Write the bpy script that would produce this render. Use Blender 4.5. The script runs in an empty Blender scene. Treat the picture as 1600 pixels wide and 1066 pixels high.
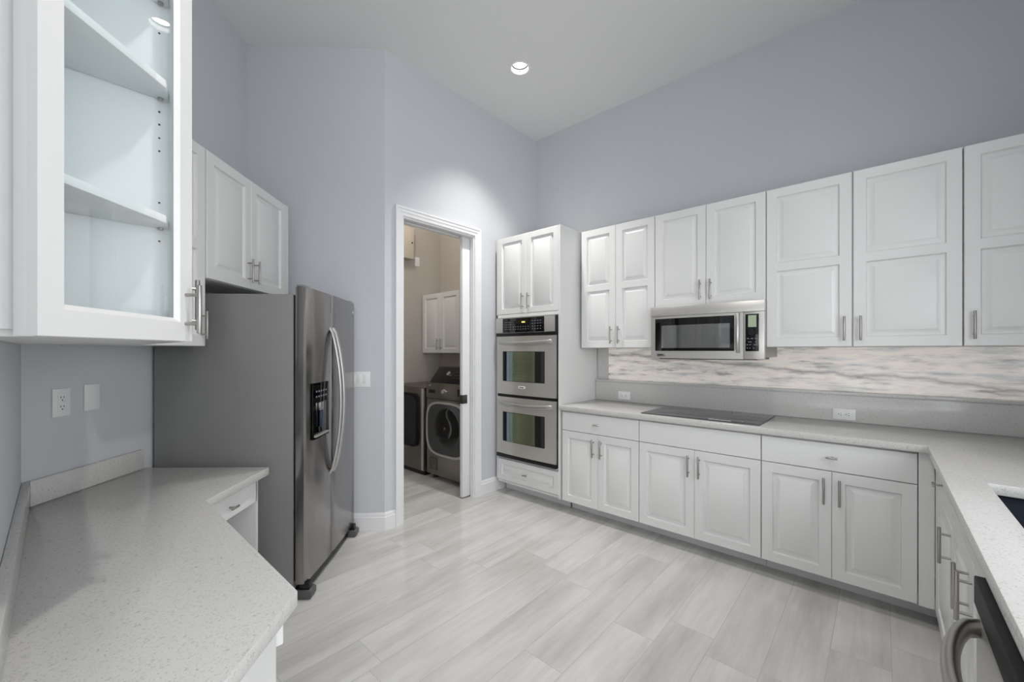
import bpy, bmesh, math, random
from mathutils import Vector, Matrix
random.seed(7)
C = bpy.context.scene.collection
PI = math.pi

# ------------------------------------------------------------------ camera
FPX, HORIZON, YAW, EYE = 641.0, 548.0, 48.06, 1.38
cam = bpy.data.cameras.new('camera'); cam_o = bpy.data.objects.new('camera', cam); C.objects.link(cam_o)
cam.sensor_fit = 'HORIZONTAL'; cam.sensor_width = 36.0
cam.lens = FPX / 1600 * 36.0
cam.shift_y = (HORIZON - 533.0) / 1600
cam.clip_start = 0.02; cam.clip_end = 60
cam_o.location = (0, 0, EYE); cam_o.rotation_euler = (PI/2, 0, -math.radians(YAW))
bpy.context.scene.camera = cam_o

# ------------------------------------------------------------------ world, view
vs = bpy.context.scene.view_settings
vs.view_transform = 'Standard'; vs.look = 'None'; vs.gamma = 1.0; vs.use_curve_mapping = False
vs.exposure = -0.07
W = bpy.data.worlds.new('world'); bpy.context.scene.world = W; W.use_nodes = True
bg = W.node_tree.nodes['Background']; bg.inputs[0].default_value = (0.945, 0.97, 1.0, 1); bg.inputs[1].default_value = 2.75

CEIL = 3.70
def area(name, loc, rot, sx, sy, power, color):
    l = bpy.data.lights.new(name, 'AREA'); l.shape = 'RECTANGLE'; l.size = sx; l.size_y = sy
    l.energy = power; l.color = color
    o = bpy.data.objects.new(name, l); C.objects.link(o); o.location = loc; o.rotation_euler = rot
    return o
# added fill lights for the alcove and room; their daylight openings are unseen
area('fill_light_sink', (1.30, -1.06, 1.70), (math.radians(90), 0, 0), 0.9, 1.2, 12, (0.92, 0.96, 1.0))
area('fill_light_rear', (-3.0, -3.2, 2.0), (math.radians(80), 0, math.radians(-48)), 4.0, 2.8, 95, (0.95, 0.97, 1.0))

# ------------------------------------------------------------------ materials
def lin(c):
    return tuple((x/12.92 if x <= 0.04045 else ((x+0.055)/1.055)**2.4) for x in c)
def mat(name, rgb, rough=0.5, metal=0.0, spec=0.5, emis=None, es=0.0, coat=0.0, trans=0.0, ior=1.45):
    m = bpy.data.materials.new(name); m.use_nodes = True
    b = m.node_tree.nodes['Principled BSDF']
    b.inputs['Base Color'].default_value = (*lin(rgb), 1)
    b.inputs['Roughness'].default_value = rough; b.inputs['Metallic'].default_value = metal
    b.inputs['Specular IOR Level'].default_value = spec; b.inputs['IOR'].default_value = ior
    if coat: b.inputs['Coat Weight'].default_value = coat; b.inputs['Coat Roughness'].default_value = 0.05
    if trans: b.inputs['Transmission Weight'].default_value = trans
    if emis: b.inputs['Emission Color'].default_value = (*lin(emis), 1); b.inputs['Emission Strength'].default_value = es
    return m
class NT:
    def __init__(s, m): s.t = m.node_tree; s.b = s.t.nodes['Principled BSDF']
    def n(s, typ, **k):
        x = s.t.nodes.new(typ)
        for a, v in k.items(): setattr(x, a, v)
        return x
    def l(s, a, b): s.t.links.new(a, b)
    def math(s, op, a, b=None):
        x = s.n('ShaderNodeMath', operation=op)
        for i, v in enumerate((a, b)):
            if v is None: continue
            if isinstance(v, (int, float)): x.inputs[i].default_value = v
            else: s.l(v, x.inputs[i])
        return x.outputs[0]
    def ramp(s, f, stops):
        r = s.n('ShaderNodeValToRGB'); e = r.color_ramp.elements
        while len(e) < len(stops): e.new(0.5)
        for i, (p, c) in enumerate(stops): e[i].position = p; e[i].color = (*lin(c), 1)
        s.l(f, r.inputs[0]); return r.outputs[0]
    def mix(s, f, a, b, mode='MIX'):
        x = s.n('ShaderNodeMix', data_type='RGBA', blend_type=mode)
        for k, v in ((0, f), (6, a), (7, b)):
            if isinstance(v, (int, float)): x.inputs[k].default_value = v
            elif isinstance(v, tuple): x.inputs[k].default_value = (*lin(v), 1)
            else: s.l(v, x.inputs[k])
        return x.outputs[2]
    def noise(s, vec, scale, detail=3, rough=0.55):
        x = s.n('ShaderNodeTexNoise'); x.inputs['Scale'].default_value = scale; x.inputs['Detail'].default_value = detail
        x.inputs['Roughness'].default_value = rough
        if vec is not None: s.l(vec, x.inputs['Vector'])
        return x.outputs[0]
    def mapped(s, scale, loc=(0,0,0)):
        g = s.n('ShaderNodeNewGeometry'); m = s.n('ShaderNodeMapping')
        m.inputs['Scale'].default_value = scale; m.inputs['Location'].default_value = loc
        s.l(g.outputs['Position'], m.inputs['Vector']); return m.outputs[0]
    def bump(s, h, strength, dist=0.01):
        b = s.n('ShaderNodeBump'); b.inputs['Strength'].default_value = strength; b.inputs['Distance'].default_value = dist
        s.l(h, b.inputs['Height']); s.l(b.outputs[0], s.b.inputs['Normal'])

def wall_mat(name, rgb):
    m = mat(name, rgb, 0.55, spec=0.35); t = NT(m)
    v = t.mapped((1,1,1)); n = t.noise(v, 70, 4, 0.6)
    t.bump(n, 0.22, 0.004); return m
M_wall = wall_mat('blue_grey_paint', (0.788, 0.796, 0.813))
M_laundry = wall_mat('taupe_paint', (0.74, 0.715, 0.685))
M_ceil = wall_mat('ceiling_paint', (0.88, 0.88, 0.875))
M_trim = mat('white_trim', (0.89, 0.89, 0.895), 0.35)
M_cab = mat('white_cabinet', (0.875, 0.875, 0.87), 0.32)
M_cabin = mat('white_cabinet_interior', (0.88, 0.895, 0.90), 0.5)
M_nickel = mat('brushed_nickel', (0.66, 0.65, 0.635), 0.34, 1.0)
M_black = mat('black_plastic', (0.05, 0.05, 0.055), 0.35)
M_dark = mat('dark_void', (0.12, 0.12, 0.13), 0.6)
M_gloss = mat('black_glass', (0.02, 0.02, 0.024), 0.04, spec=0.6)
M_plate = mat('white_plastic', (0.91, 0.91, 0.91), 0.35)
M_slot = mat('dark_slot', (0.08, 0.08, 0.08), 0.6)
M_chrome = mat('bright_metal', (0.80, 0.80, 0.79), 0.25, 1.0)
M_satin = mat('satin_handle_steel', (0.72,0.715,0.705), 0.36, 0.85)
M_strip = mat('matte_black_strip', (0.13,0.13,0.135), 0.55, spec=0.2)
M_ink = mat('grey_ink', (0.72, 0.73, 0.74), 0.5)
M_dimink = mat('dim_ink', (0.45, 0.46, 0.50), 0.5)

def steel(name, rgb, rough, axis, met=1.0):
    m = mat(name, rgb, rough, met); t = NT(m)
    sc = {'x': (2, 2, 220), 'z': (180, 180, 1.5)}[axis]
    n = t.noise(t.mapped(sc), 3, 2)
    r = t.n('ShaderNodeMapRange'); t.l(n, r.inputs[0]); r.inputs[3].default_value = rough - 0.05; r.inputs[4].default_value = rough + 0.07
    t.l(r.outputs[0], t.b.inputs['Roughness'])
    t.bump(n, 0.03, 0.001); return m
M_steel = steel('stainless_steel', (0.80, 0.79, 0.77), 0.36, 'x', 0.75)
M_fridge = steel('fridge_door_steel', (0.60, 0.59, 0.585), 0.20, 'z')
M_fside = mat('fridge_side_grey', (0.53, 0.53, 0.525), 0.32, 0.1)
M_graph = steel('graphite_steel', (0.56, 0.545, 0.52), 0.30, 'x')

# quartz worktop: off white with fine grey flecks
def quartz():
    m = mat('white_quartz', (0.80, 0.795, 0.78), 0.16, spec=0.5); t = NT(m)
    v = t.mapped((1,1,1))
    n1 = t.noise(v, 95, 3, 0.6); n2 = t.noise(v, 260, 2, 0.5); n3 = t.noise(v, 6, 2)
    fl = t.ramp(n1, [(0.0, (1,1,1)), (0.655, (0,0,0)), (0.72, (1,1,1))])
    a = t.ramp(n1, [(0.30, (0.70,0.69,0.675)), (0.40, (0.785,0.78,0.77)), (0.62, (0.80,0.795,0.785)), (0.70, (0.75,0.745,0.735))])
    b = t.ramp(n2, [(0.30, (0.62,0.615,0.60)), (0.385, (1,1,1))])
    c = t.mix(0.5, a, b, 'MULTIPLY')
    t.l(c, t.b.inputs['Base Color']); return m
M_quartz = quartz()

# backlit onyx / marble strip
def onyx():
    m = mat('veined_marble', (0.9,0.86,0.82), 0.12); t = NT(m)
    v = t.mapped((1, 1.7, 15)); n = t.noise(v, 1.7, 6, 0.66)
    base = t.ramp(n, [(0.28, (0.62,0.62,0.625)), (0.38, (0.77,0.765,0.755)), (0.48, (0.88,0.86,0.84)), (0.57, (0.92,0.885,0.855)), (0.66, (0.86,0.84,0.825)), (0.76, (0.80,0.795,0.79))])
    v2 = t.mapped((1, 4.5, 24), (0, 3, 1)); n2 = t.noise(v2, 1.3, 4, 0.55)
    sp = t.ramp(n2, [(0.28, (0.55,0.54,0.53)), (0.40, (0.93,0.93,0.93)), (0.5, (1,1,1))])
    c = t.mix(0.85, base, sp, 'MULTIPLY')
    # one long drifting vein
    g = t.n('ShaderNodeNewGeometry'); s = t.n('ShaderNodeSeparateXYZ'); t.l(g.outputs['Position'], s.inputs[0])
    w = t.noise(t.mapped((1, 3, 3)), 1.5, 4)
    zz = t.math('ADD', s.outputs[2], t.math('MULTIPLY', w, -0.09))
    line = t.math('ADD', zz, t.math('MULTIPLY', s.outputs[1], -0.075))
    d = t.math('ABSOLUTE', t.math('SUBTRACT', line, 1.165))
    vein = t.ramp(t.math('DIVIDE', d, 0.022), [(0.0, (0.70,0.70,0.715)), (0.35, (0.86,0.86,0.86)), (1.0, (1,1,1))])
    c = t.mix(0.9, c, vein, 'MULTIPLY')
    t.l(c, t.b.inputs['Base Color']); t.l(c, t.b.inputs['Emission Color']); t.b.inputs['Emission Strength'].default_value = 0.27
    return m
M_onyx = onyx()

# wood look porcelain planks running towards the range wall
def planks():
    m = mat('porcelain_planks', (0.8,0.8,0.79), 0.13, spec=0.55); t = NT(m)
    g = t.n('ShaderNodeNewGeometry'); s = t.n('ShaderNodeSeparateXYZ'); t.l(g.outputs['Position'], s.inputs[0])
    PW, PL = 0.2095, 1.20
    yy = t.math('DIVIDE', t.math('ADD', s.outputs[1], 20*PW + 0.0365), PW)
    row = t.math('FLOOR', yy); fy = t.math('FRACT', yy)
    wn = t.n('ShaderNodeTexWhiteNoise', noise_dimensions='1D'); t.l(row, wn.inputs['W'])
    xx = t.math('ADD', t.math('DIVIDE', s.outputs[0], PL), t.math('ADD', t.math('MULTIPLY', wn.outputs['Value'], 1.0), 10))
    col = t.math('FLOOR', xx); fx = t.math('FRACT', xx)
    cb = t.n('ShaderNodeCombineXYZ'); t.l(row, cb.inputs[0]); t.l(col, cb.inputs[1])
    pn = t.n('ShaderNodeTexWhiteNoise', noise_dimensions='3D'); t.l(cb.outputs[0], pn.inputs['Vector'])
    # streaks, shifted plank by plank
    off = t.n('ShaderNodeVectorMath', operation='MULTIPLY_ADD'); t.l(pn.outputs['Color'], off.inputs[0]); off.inputs[1].default_value = (9, 9, 9)
    sc = t.n('ShaderNodeVectorMath', operation='MULTIPLY'); t.l(g.outputs['Position'], sc.inputs[0]); sc.inputs[1].default_value = (0.7, 3.6, 1)
    t.l(sc.outputs[0], off.inputs[2])
    n1 = t.noise(off.outputs[0], 1.5, 5, 0.62)
    sc2 = t.n('ShaderNodeVectorMath', operation='MULTIPLY'); t.l(off.outputs[0], sc2.inputs[0]); sc2.inputs[1].default_value = (1.2, 4, 1)
    n2 = t.noise(sc2.outputs[0], 2.2, 4, 0.6)
    base = t.ramp(n1, [(0.27, (0.705,0.70,0.69)), (0.43, (0.765,0.76,0.75)), (0.60, (0.82,0.815,0.81)), (0.75, (0.785,0.78,0.77))])
    fine = t.ramp(n2, [(0.25, (0.945,0.94,0.935)), (0.55, (1,1,1))])
    c = t.mix(0.8, base, fine, 'MULTIPLY')
    tone = t.ramp(pn.outputs['Value'], [(0.0, (0.972,0.972,0.97)), (1.0, (1,1,1))])
    c = t.mix(1.0, c, tone, 'MULTIPLY')
    ey = t.math('MINIMUM', fy, t.math('SUBTRACT', 1.0, fy)); ey = t.math('MULTIPLY', ey, PW)
    ex = t.math('MINIMUM', fx, t.math('SUBTRACT', 1.0, fx)); ex = t.math('MULTIPLY', ex, PL)
    e = t.math('MINIMUM', ex, ey)
    gr = t.math('LESS_THAN', e, 0.0013)
    c = t.mix(gr, c, (0.68,0.675,0.66))
    t.l(c, t.b.inputs['Base Color']); return m
M_floor = planks()

# oven window: dark coated glass, its green-gold sheen painted as a colour ramp
def oven_glass():
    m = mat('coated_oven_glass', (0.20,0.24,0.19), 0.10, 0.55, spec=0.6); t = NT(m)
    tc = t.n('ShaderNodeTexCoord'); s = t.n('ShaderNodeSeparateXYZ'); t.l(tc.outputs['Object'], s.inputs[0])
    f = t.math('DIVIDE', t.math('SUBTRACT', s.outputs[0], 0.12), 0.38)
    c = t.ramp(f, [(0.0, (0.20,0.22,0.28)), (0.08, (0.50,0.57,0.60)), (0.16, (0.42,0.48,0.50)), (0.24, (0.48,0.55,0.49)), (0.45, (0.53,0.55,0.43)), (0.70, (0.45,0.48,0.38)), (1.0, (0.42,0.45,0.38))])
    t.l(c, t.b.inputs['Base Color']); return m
M_ovenglass = oven_glass()
M_rack = mat('oven_rack_wire', (0.50,0.53,0.43), 0.4, 0.6)

def glass():
    m = bpy.data.materials.new('clear_pane'); m.use_nodes = True; t = m.node_tree
    t.nodes.remove(t.nodes['Principled BSDF'])
    out = t.nodes['Material Output']
    tr = t.nodes.new('ShaderNodeBsdfTransparent'); tr.inputs[0].default_value = (0.975, 0.988, 0.987, 1)
    gl = t.nodes.new('ShaderNodeBsdfGlossy'); gl.inputs['Roughness'].default_value = 0.0; gl.inputs[0].default_value = (1,1,1,1)
    fr = t.nodes.new('ShaderNodeFresnel'); fr.inputs[0].default_value = 1.5
    mx = t.nodes.new('ShaderNodeMixShader')
    ge = t.nodes.new('ShaderNodeNewGeometry'); sb = t.nodes.new('ShaderNodeMath'); sb.operation = 'SUBTRACT'; sb.inputs[0].default_value = 1.0
    ml = t.nodes.new('ShaderNodeMath'); ml.operation = 'MULTIPLY'
    t.links.new(ge.outputs['Backfacing'], sb.inputs[1]); t.links.new(fr.outputs[0], ml.inputs[0]); t.links.new(sb.outputs[0], ml.inputs[1])
    t.links.new(ml.outputs[0], mx.inputs[0]); t.links.new(tr.outputs[0], mx.inputs[1]); t.links.new(gl.outputs[0], mx.inputs[2])
    t.links.new(mx.outputs[0], out.inputs[0]); return m
M_pane = glass()
M_lens = mat('lamp_lens', (1,1,1), 0.5, emis=(1,0.98,0.95), es=8.0)
M_lcd = mat('green_lcd', (0.60,0.65,0.56), 0.3, emis=(0.55,0.62,0.50), es=0.15)
M_amber = mat('amber_digits', (0.9,0.85,0.5), 0.4, emis=(0.95,0.85,0.45), es=0.5)
M_sink = mat('dark_composite', (0.19,0.205,0.24), 0.22)
M_drum = mat('drum_glass', (0.06,0.065,0.07), 0.08, spec=0.6)
M_cook = mat('ceramic_glass', (0.27,0.28,0.30), 0.08, spec=0.6)

# ------------------------------------------------------------------ mesh helper
class MB:
    def __init__(s): s.bm = bmesh.new()
    def box(s, x0, y0, z0, x1, y1, z1, bev=0.0, seg=2):
        x0, x1 = min(x0,x1), max(x0,x1); y0, y1 = min(y0,y1), max(y0,y1); z0, z1 = min(z0,z1), max(z0,z1)
        b = bmesh.new(); bmesh.ops.create_cube(b, size=1)
        for v in b.verts: v.co = Vector(((x0+x1)/2 + v.co.x*(x1-x0), (y0+y1)/2 + v.co.y*(y1-y0), (z0+z1)/2 + v.co.z*(z1-z0)))
        if bev: bmesh.ops.bevel(b, geom=b.edges[:], offset=bev, segments=seg, affect='EDGES', profile=0.5)
        s._add(b); return s
    def _add(s, b):
        me = bpy.data.meshes.new('tmp'); b.to_mesh(me); b.free(); s.bm.from_mesh(me); bpy.data.meshes.remove(me)
    def cyl(s, p0, p1, r, seg=20, r2=None, bev=0.0):
        p0, p1 = Vector(p0), Vector(p1); d = p1-p0
        b = bmesh.new(); bmesh.ops.create_cone(b, cap_ends=True, segments=seg, radius1=r, radius2=r if r2 is None else r2, depth=d.length)
        if bev: bmesh.ops.bevel(b, geom=[e for e in b.edges if len(e.link_faces)==2 and any(len(f.verts)>4 for f in e.link_faces)], offset=bev, segments=2, affect='EDGES', profile=0.5)
        q = Vector((0,0,1)).rotation_difference(d.normalized())
        b.transform(Matrix.Translation((p0+p1)/2) @ q.to_matrix().to_4x4())
        s._add(b); return s
    def tube(s, pts, rx, ry=None, up=Vector((0,0,1)), seg=14, cap=True):
        """sweep an ellipse: rx along 'up' cross tangent, ry along up-ish"""
        ry = ry or rx; pts = [Vector(p) for p in pts]; rings = []
        for i, p in enumerate(pts):
            t = (pts[min(i+1,len(pts)-1)] - pts[max(i-1,0)]).normalized()
            a = up.cross(t)
            if a.length < 1e-4: a = Vector((1,0,0)).cross(t)
            a.normalize(); b = t.cross(a).normalized()
            rings.append([s.bm.verts.new(p + a*rx*math.cos(2*PI*k/seg) + b*ry*math.sin(2*PI*k/seg)) for k in range(seg)])
        for r0, r1 in zip(rings, rings[1:]):
            for k in range(seg): s.bm.faces.new((r0[k], r0[(k+1)%seg], r1[(k+1)%seg], r1[k]))
        if cap: s.bm.faces.new(rings[0][::-1]); s.bm.faces.new(rings[-1])
        return s
    def lathe(s, prof, centre=(0,0,0), axis='z', seg=40, closed=False):
        rings = []
        for r, h in prof:
            ring = []
            for k in range(seg):
                a = 2*PI*k/seg; p = Vector((r*math.cos(a), r*math.sin(a), h))
                if axis == 'y': p = Vector((p.x, p.z, p.y))
                ring.append(s.bm.verts.new(Vector(centre)+p))
            rings.append(ring)
        pairs = list(zip(rings, rings[1:])) + ([(rings[-1], rings[0])] if closed else [])
        for r0, r1 in pairs:
            for k in range(seg): s.bm.faces.new((r0[k], r0[(k+1)%seg], r1[(k+1)%seg], r1[k]))
        if not closed:
            if prof[0][0] > 1e-6: s.bm.faces.new(rings[0][::-1])
            if prof[-1][0] > 1e-6: s.bm.faces.new(rings[-1])
        return s
    def prism(s, poly, z0, z1, holes=(), bev=0.0):
        b = bmesh.new(); edges = []
        for loop in [poly, *holes]:
            vv = [b.verts.new((x, y, z0)) for x, y in loop]
            edges += [b.edges.new((vv[i], vv[(i+1)%len(vv)])) for i in range(len(vv))]
        bmesh.ops.triangle_fill(b, use_beauty=True, use_dissolve=False, edges=edges)
        if not holes: bmesh.ops.dissolve_limit(b, angle_limit=0.01, verts=b.verts[:], edges=b.edges[:])
        r = bmesh.ops.extrude_face_region(b, geom=b.faces[:])
        for v in r['geom']:
            if isinstance(v, bmesh.types.BMVert): v.co.z = z1
        bmesh.ops.recalc_face_normals(b, faces=b.faces[:])
        if bev: bmesh.ops.bevel(b, geom=[e for e in b.edges if e.calc_face_angle(0) > 0.5], offset=bev, segments=2, affect='EDGES', profile=0.5)
        s._add(b); return s
    def extrude_y(s, poly, y0, y1, bev=0.0):
        """poly in local (x, z), extruded along y"""
        t = MB().prism(poly, 0, 1); 
        for v in t.bm.verts: x, z, k = v.co; v.co = (x, y0 + (y1-y0)*k, z)
        bmesh.ops.recalc_face_normals(t.bm, faces=t.bm.faces[:])
        if bev: bmesh.ops.bevel(t.bm, geom=[e for e in t.bm.edges if e.calc_face_angle(0) > 0.5], offset=bev, segments=2, affect='EDGES', profile=0.5)
        s._add(t.bm); return s
    def extrude_x(s, poly, x0, x1, bev=0.0):
        """poly in local (y, z), extruded along x"""
        t = MB().prism(poly, 0, 1)
        for v in t.bm.verts: y, z, k = v.co; v.co = (x0 + (x1-x0)*k, y, z)
        bmesh.ops.recalc_face_normals(t.bm, faces=t.bm.faces[:])
        if bev: bmesh.ops.bevel(t.bm, geom=[e for e in t.bm.edges if e.calc_face_angle(0) > 0.5], offset=bev, segments=2, affect='EDGES', profile=0.5)
        s._add(t.bm); return s
    def build(s, name, m, parent=None, smooth=35, recalc=True):
        if recalc: bmesh.ops.recalc_face_normals(s.bm, faces=s.bm.faces[:])
        lim = math.radians(smooth)
        for f in s.bm.faces: f.smooth = True
        for e in s.bm.edges: e.smooth = e.calc_face_angle(0) < lim
        me = bpy.data.meshes.new(name); s.bm.to_mesh(me); s.bm.free(); me.materials.append(m)
        o = bpy.data.objects.new(name, me); C.objects.link(o)
        if parent: o.parent = parent
        return o
def tag(o, label, cat, group=None):
    o['label'] = label; o['category'] = cat
    if group: o['group'] = group
    return o
def thing(name, label, cat, loc=(0,0,0), rz=0.0, group=None):
    o = bpy.data.objects.new(name, None); C.objects.link(o); o.empty_display_size = 0.1
    o.location = loc; o.rotation_euler = (0, 0, math.radians(rz))
    return tag(o, label, cat, group)
def struct(name, mb, m, parent=None):
    o = mb.build(name, m, parent)
    o['kind'] = 'structure'
    return o
def DS(S, D): return ((S+D)/2, (S-D)/2)
R2 = math.sqrt(2)

# ------------------------------------------------------------------ room shell
XR, YB = 3.56, 2.84          # range wall, doorway wall
XL = -0.09                   # wall beside the desk
LY, LX = 4.45, 3.50          # laundry walls
struct('floor', MB().prism([(-2.4,-2.4), (4.0,-2.4), (4.0,5.0), (-2.4,5.0)], -0.06, 0.0), M_floor)
LAMPS = [(2.545, 2.20), (0.80, 0.47), (2.30, 0.45)]  # last light is unseen, added to brighten the cabinets and worktop
RL = 0.074
holes = [[(x+RL*math.cos(2*PI*k/32), y+RL*math.sin(2*PI*k/32)) for k in range(32)] for x, y in LAMPS]
struct('ceiling', MB().prism([(-2.4,-2.4), (4,-2.4), (4,5.0), (-2.4,5.0)], CEIL, CEIL+0.02, holes), M_ceil)
struct('wall_right', MB().box(XR, -1.0, 0, XR+0.12, YB+0.14, CEIL), M_wall)
DX0, DX1, DZ = 1.852, 2.630, 2.455    # doorway
w = MB()
w.box(1.694, YB, 0, DX0, YB+0.14, CEIL)
w.box(DX0, YB, DZ, DX1, YB+0.14, CEIL)
w.box(DX1, YB, 0, XR, YB+0.04, CEIL)
w.box(DX1, YB+0.10, 0, XR, YB+0.14, CEIL)
struct('wall_back', w, M_wall)
SC = 4.534                            # 45 degree wall with the switches, X+Y = SC
DA = -2.60                            # alcove wall behind fridge and desk, X-Y = DA
p0 = (SC-YB, YB); p1 = DS(SC, DA)
o = 0.12/R2
struct('wall_switch', MB().prism([p0, p1, (p1[0]+o, p1[1]+o), (p0[0]+0.05, p0[1]+0.14)], 0, CEIL), M_wall)
p2 = (XL, XL-DA)
struct('wall_alcove', MB().prism([p1, p2, (p2[0]-0.06, p2[1]+0.09), (p1[0]-o+0.05, p1[1]+o+0.05)], 0, CEIL), M_wall)
struct('wall_left', MB().box(XL-0.12, 0.60, 0, XL, p2[1], CEIL), M_wall)
# wall beyond the sink, with an unseen opening sized to admit fill light
w = MB()
w.box(0.70, -0.97, 0, 3.56, -0.85, 1.06); w.box(0.70, -0.97, 2.30, 3.56, -0.85, CEIL)
w.box(0.70, -0.97, 1.06, 0.85, -0.85, 2.30); w.box(2.02, -0.97, 1.06, 3.56, -0.85, 2.30)
struct('wall_sink', w, M_wall)
struct('wall_light_block', MB().box(-2.4, 0.55, 0, -2.3, 2.6, CEIL).box(-2.4, -2.4, 1.45, -2.3, 0.55, CEIL), M_wall)  # unseen wall added to cut side light, left open low for the base cabinets
# laundry room
struct('wall_laundry_back', MB().box(1.70, LY, 0, LX+0.1, LY+0.1, CEIL), M_laundry)
struct('wall_laundry_right', MB().box(LX, YB+0.14, 0, LX+0.1, LY, CEIL), M_laundry)
struct('wall_laundry_left', MB().box(1.50, 3.20, 0, 1.60, LY+0.1, CEIL), M_laundry)

# baseboards
def baseboard(name, pts, hgt=0.135):
    """profile swept along pts; room is on the left side of travel"""
    mb = MB(); prof = [(0,0), (0.016,0), (0.016,hgt-0.035), (0.011,hgt-0.028), (0.011,hgt-0.012), (0.004,hgt), (0,hgt)]
    rings = []
    for i, p in enumerate(pts):
        p = Vector(p)
        if i == 0: n = (Vector(pts[1])-p).normalized(); off = Vector((-n.y, n.x))
        elif i == len(pts)-1: n = (p-Vector(pts[-2])).normalized(); off = Vector((-n.y, n.x))
        else:
            a = (p-Vector(pts[i-1])).normalized(); b = (Vector(pts[i+1])-p).normalized()
            na, nb = Vector((-a.y,a.x)), Vector((-b.y,b.x)); off = (na+nb)/(1+na.dot(nb))
        rings.append([mb.bm.verts.new((p.x+off.x*d, p.y+off.y*d, z)) for d, z in prof])
    k = len(prof)
    for r0, r1 in zip(rings, rings[1:]):
        for j in range(k): mb.bm.faces.new((r0[j], r0[(j+1)%k], r1[(j+1)%k], r1[j]))
    mb.bm.faces.new(rings[0]); mb.bm.faces.new(rings[-1][::-1])
    return struct(name, mb, M_trim)
e = 0.001
baseboard('baseboard_switch', [(1.784, YB-e), (SC-YB-e*0.4, YB-e), (1.0, SC-1.0-e)])
baseboard('baseboard_back', [(3.05, YB-e), (2.70, YB-e)])
baseboard('baseboard_laundry', [(LX-e, LY-e), (1.62, LY-e)])

# door casing: two legs and a head, stepped profile
def casing():
    prof = [(0.0, 0.0), (0.0, 0.010), (0.006, 0.013), (0.026, 0.013), (0.031, 0.017), (0.052, 0.018), (0.057, 0.022), (0.072, 0.022), (0.072, 0.0)]
    mb = MB(); rings = []
    for (x, z, ox, oz) in ((DX0, 0, -1, 0), (DX0, DZ, -1, 1), (DX1, DZ, 1, 1), (DX1, 0, 1, 0)):
        rings.append([mb.bm.verts.new((x+ox*d, YB-e-t, z+oz*d)) for d, t in prof])
    n = len(prof)
    for a, b in zip(rings, rings[1:]):
        for k in range(n): mb.bm.faces.new((a[k], a[(k+1)%n], b[(k+1)%n], b[k]))
    mb.bm.faces.new(rings[0]); mb.bm.faces.new(rings[-1][::-1])
    return mb
struct('trim_1', casing(), M_trim)
# jamb lining with the pocket slot
j = MB()
j.box(DX0, YB, 0, DX0+0.012, YB+0.14, DZ)
j.box(DX0+0.012, YB, DZ-0.015, DX1, YB+0.042, DZ); j.box(DX0+0.012, YB+0.098, DZ-0.015, DX1, YB+0.14, DZ)
j.box(DX1-0.012, YB, 0, DX1, YB+0.042, DZ-0.015); j.box(DX1-0.012, YB+0.098, 0, DX1, YB+0.14, DZ-0.015)
struct('trim_2', j, M_trim)
# pocket door, pulled part way out
dr = struct('door_1', MB().box(2.530, YB+0.052, 0.012, 3.25, YB+0.088, DZ+0.02, 0.002), M_trim)
lt = MB(); lt.box(2.523, YB+0.046, 0.885, 2.585, YB+0.094, 0.965, 0.002)
lo = lt.build('latch', mat('aged_bronze', (0.30,0.29,0.27), 0.4, 0.7), dr); lo['kind'] = 'structure'

# ------------------------------------------------------------------ recessed lights
def downlight(i, x, y):
    lab = 'white recessed ceiling light, its lens glowing, above the range run' if i == 0 else 'lit recessed ceiling light %s' % ['', 'above the way in beside the desk', 'added out of view as fill above the sink corner'][i]
    t = thing('recessed_light', lab, 'ceiling light', (x, y, CEIL), group='recessed ceiling lights')
    MB().lathe([(RL-0.003, 0.0), (RL+0.014, -0.001), (RL+0.016, -0.006), (RL-0.002, -0.008), (RL-0.005, 0.0)], closed=True).build('trim_ring', M_plate, t)
    MB().lathe([(RL-0.004, 0.0), (RL-0.0065, 0.060), (RL-0.003, 0.060), (RL-0.0005, 0.0)], closed=True).build('reflector', M_plate, t)
    MB().lathe([(0.0001, 0.036), (RL-0.012, 0.038), (RL-0.010, 0.046), (0.0001, 0.046)]).build('lens', M_lens, t)
    MB().lathe([(RL-0.015, 0.031), (RL-0.0072, 0.028), (RL-0.0072, 0.034), (RL-0.015, 0.034)], closed=True).build('lens_rim', mat('lens_rim_grey', (0.28,0.28,0.28), 0.5), t)
    l = bpy.data.lights.new('lamp', 'SPOT'); l.energy = LAMP_W[i]; l.color = (1.0, 0.97, 0.93); l.spot_size = math.radians((92, 136, 130)[i]); l.spot_blend = 1.0; l.shadow_soft_size = 0.06
    lo = bpy.data.objects.new('lamp', l); C.objects.link(lo); lo.location = (0, 0, 0.004); lo.parent = t
LAMP_W = (195, 95, 8)
for i, (x, y) in enumerate(LAMPS): downlight(i, x, y)
l = bpy.data.lights.new('laundry_fill', 'POINT'); l.energy = 22; l.color = (1.0, 0.93, 0.84); l.shadow_soft_size = 0.15
lo = bpy.data.objects.new('laundry_fill', l); C.objects.link(lo); lo.location = (2.4, 3.7, 3.3)  # unseen point light added to brighten the laundry

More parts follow.
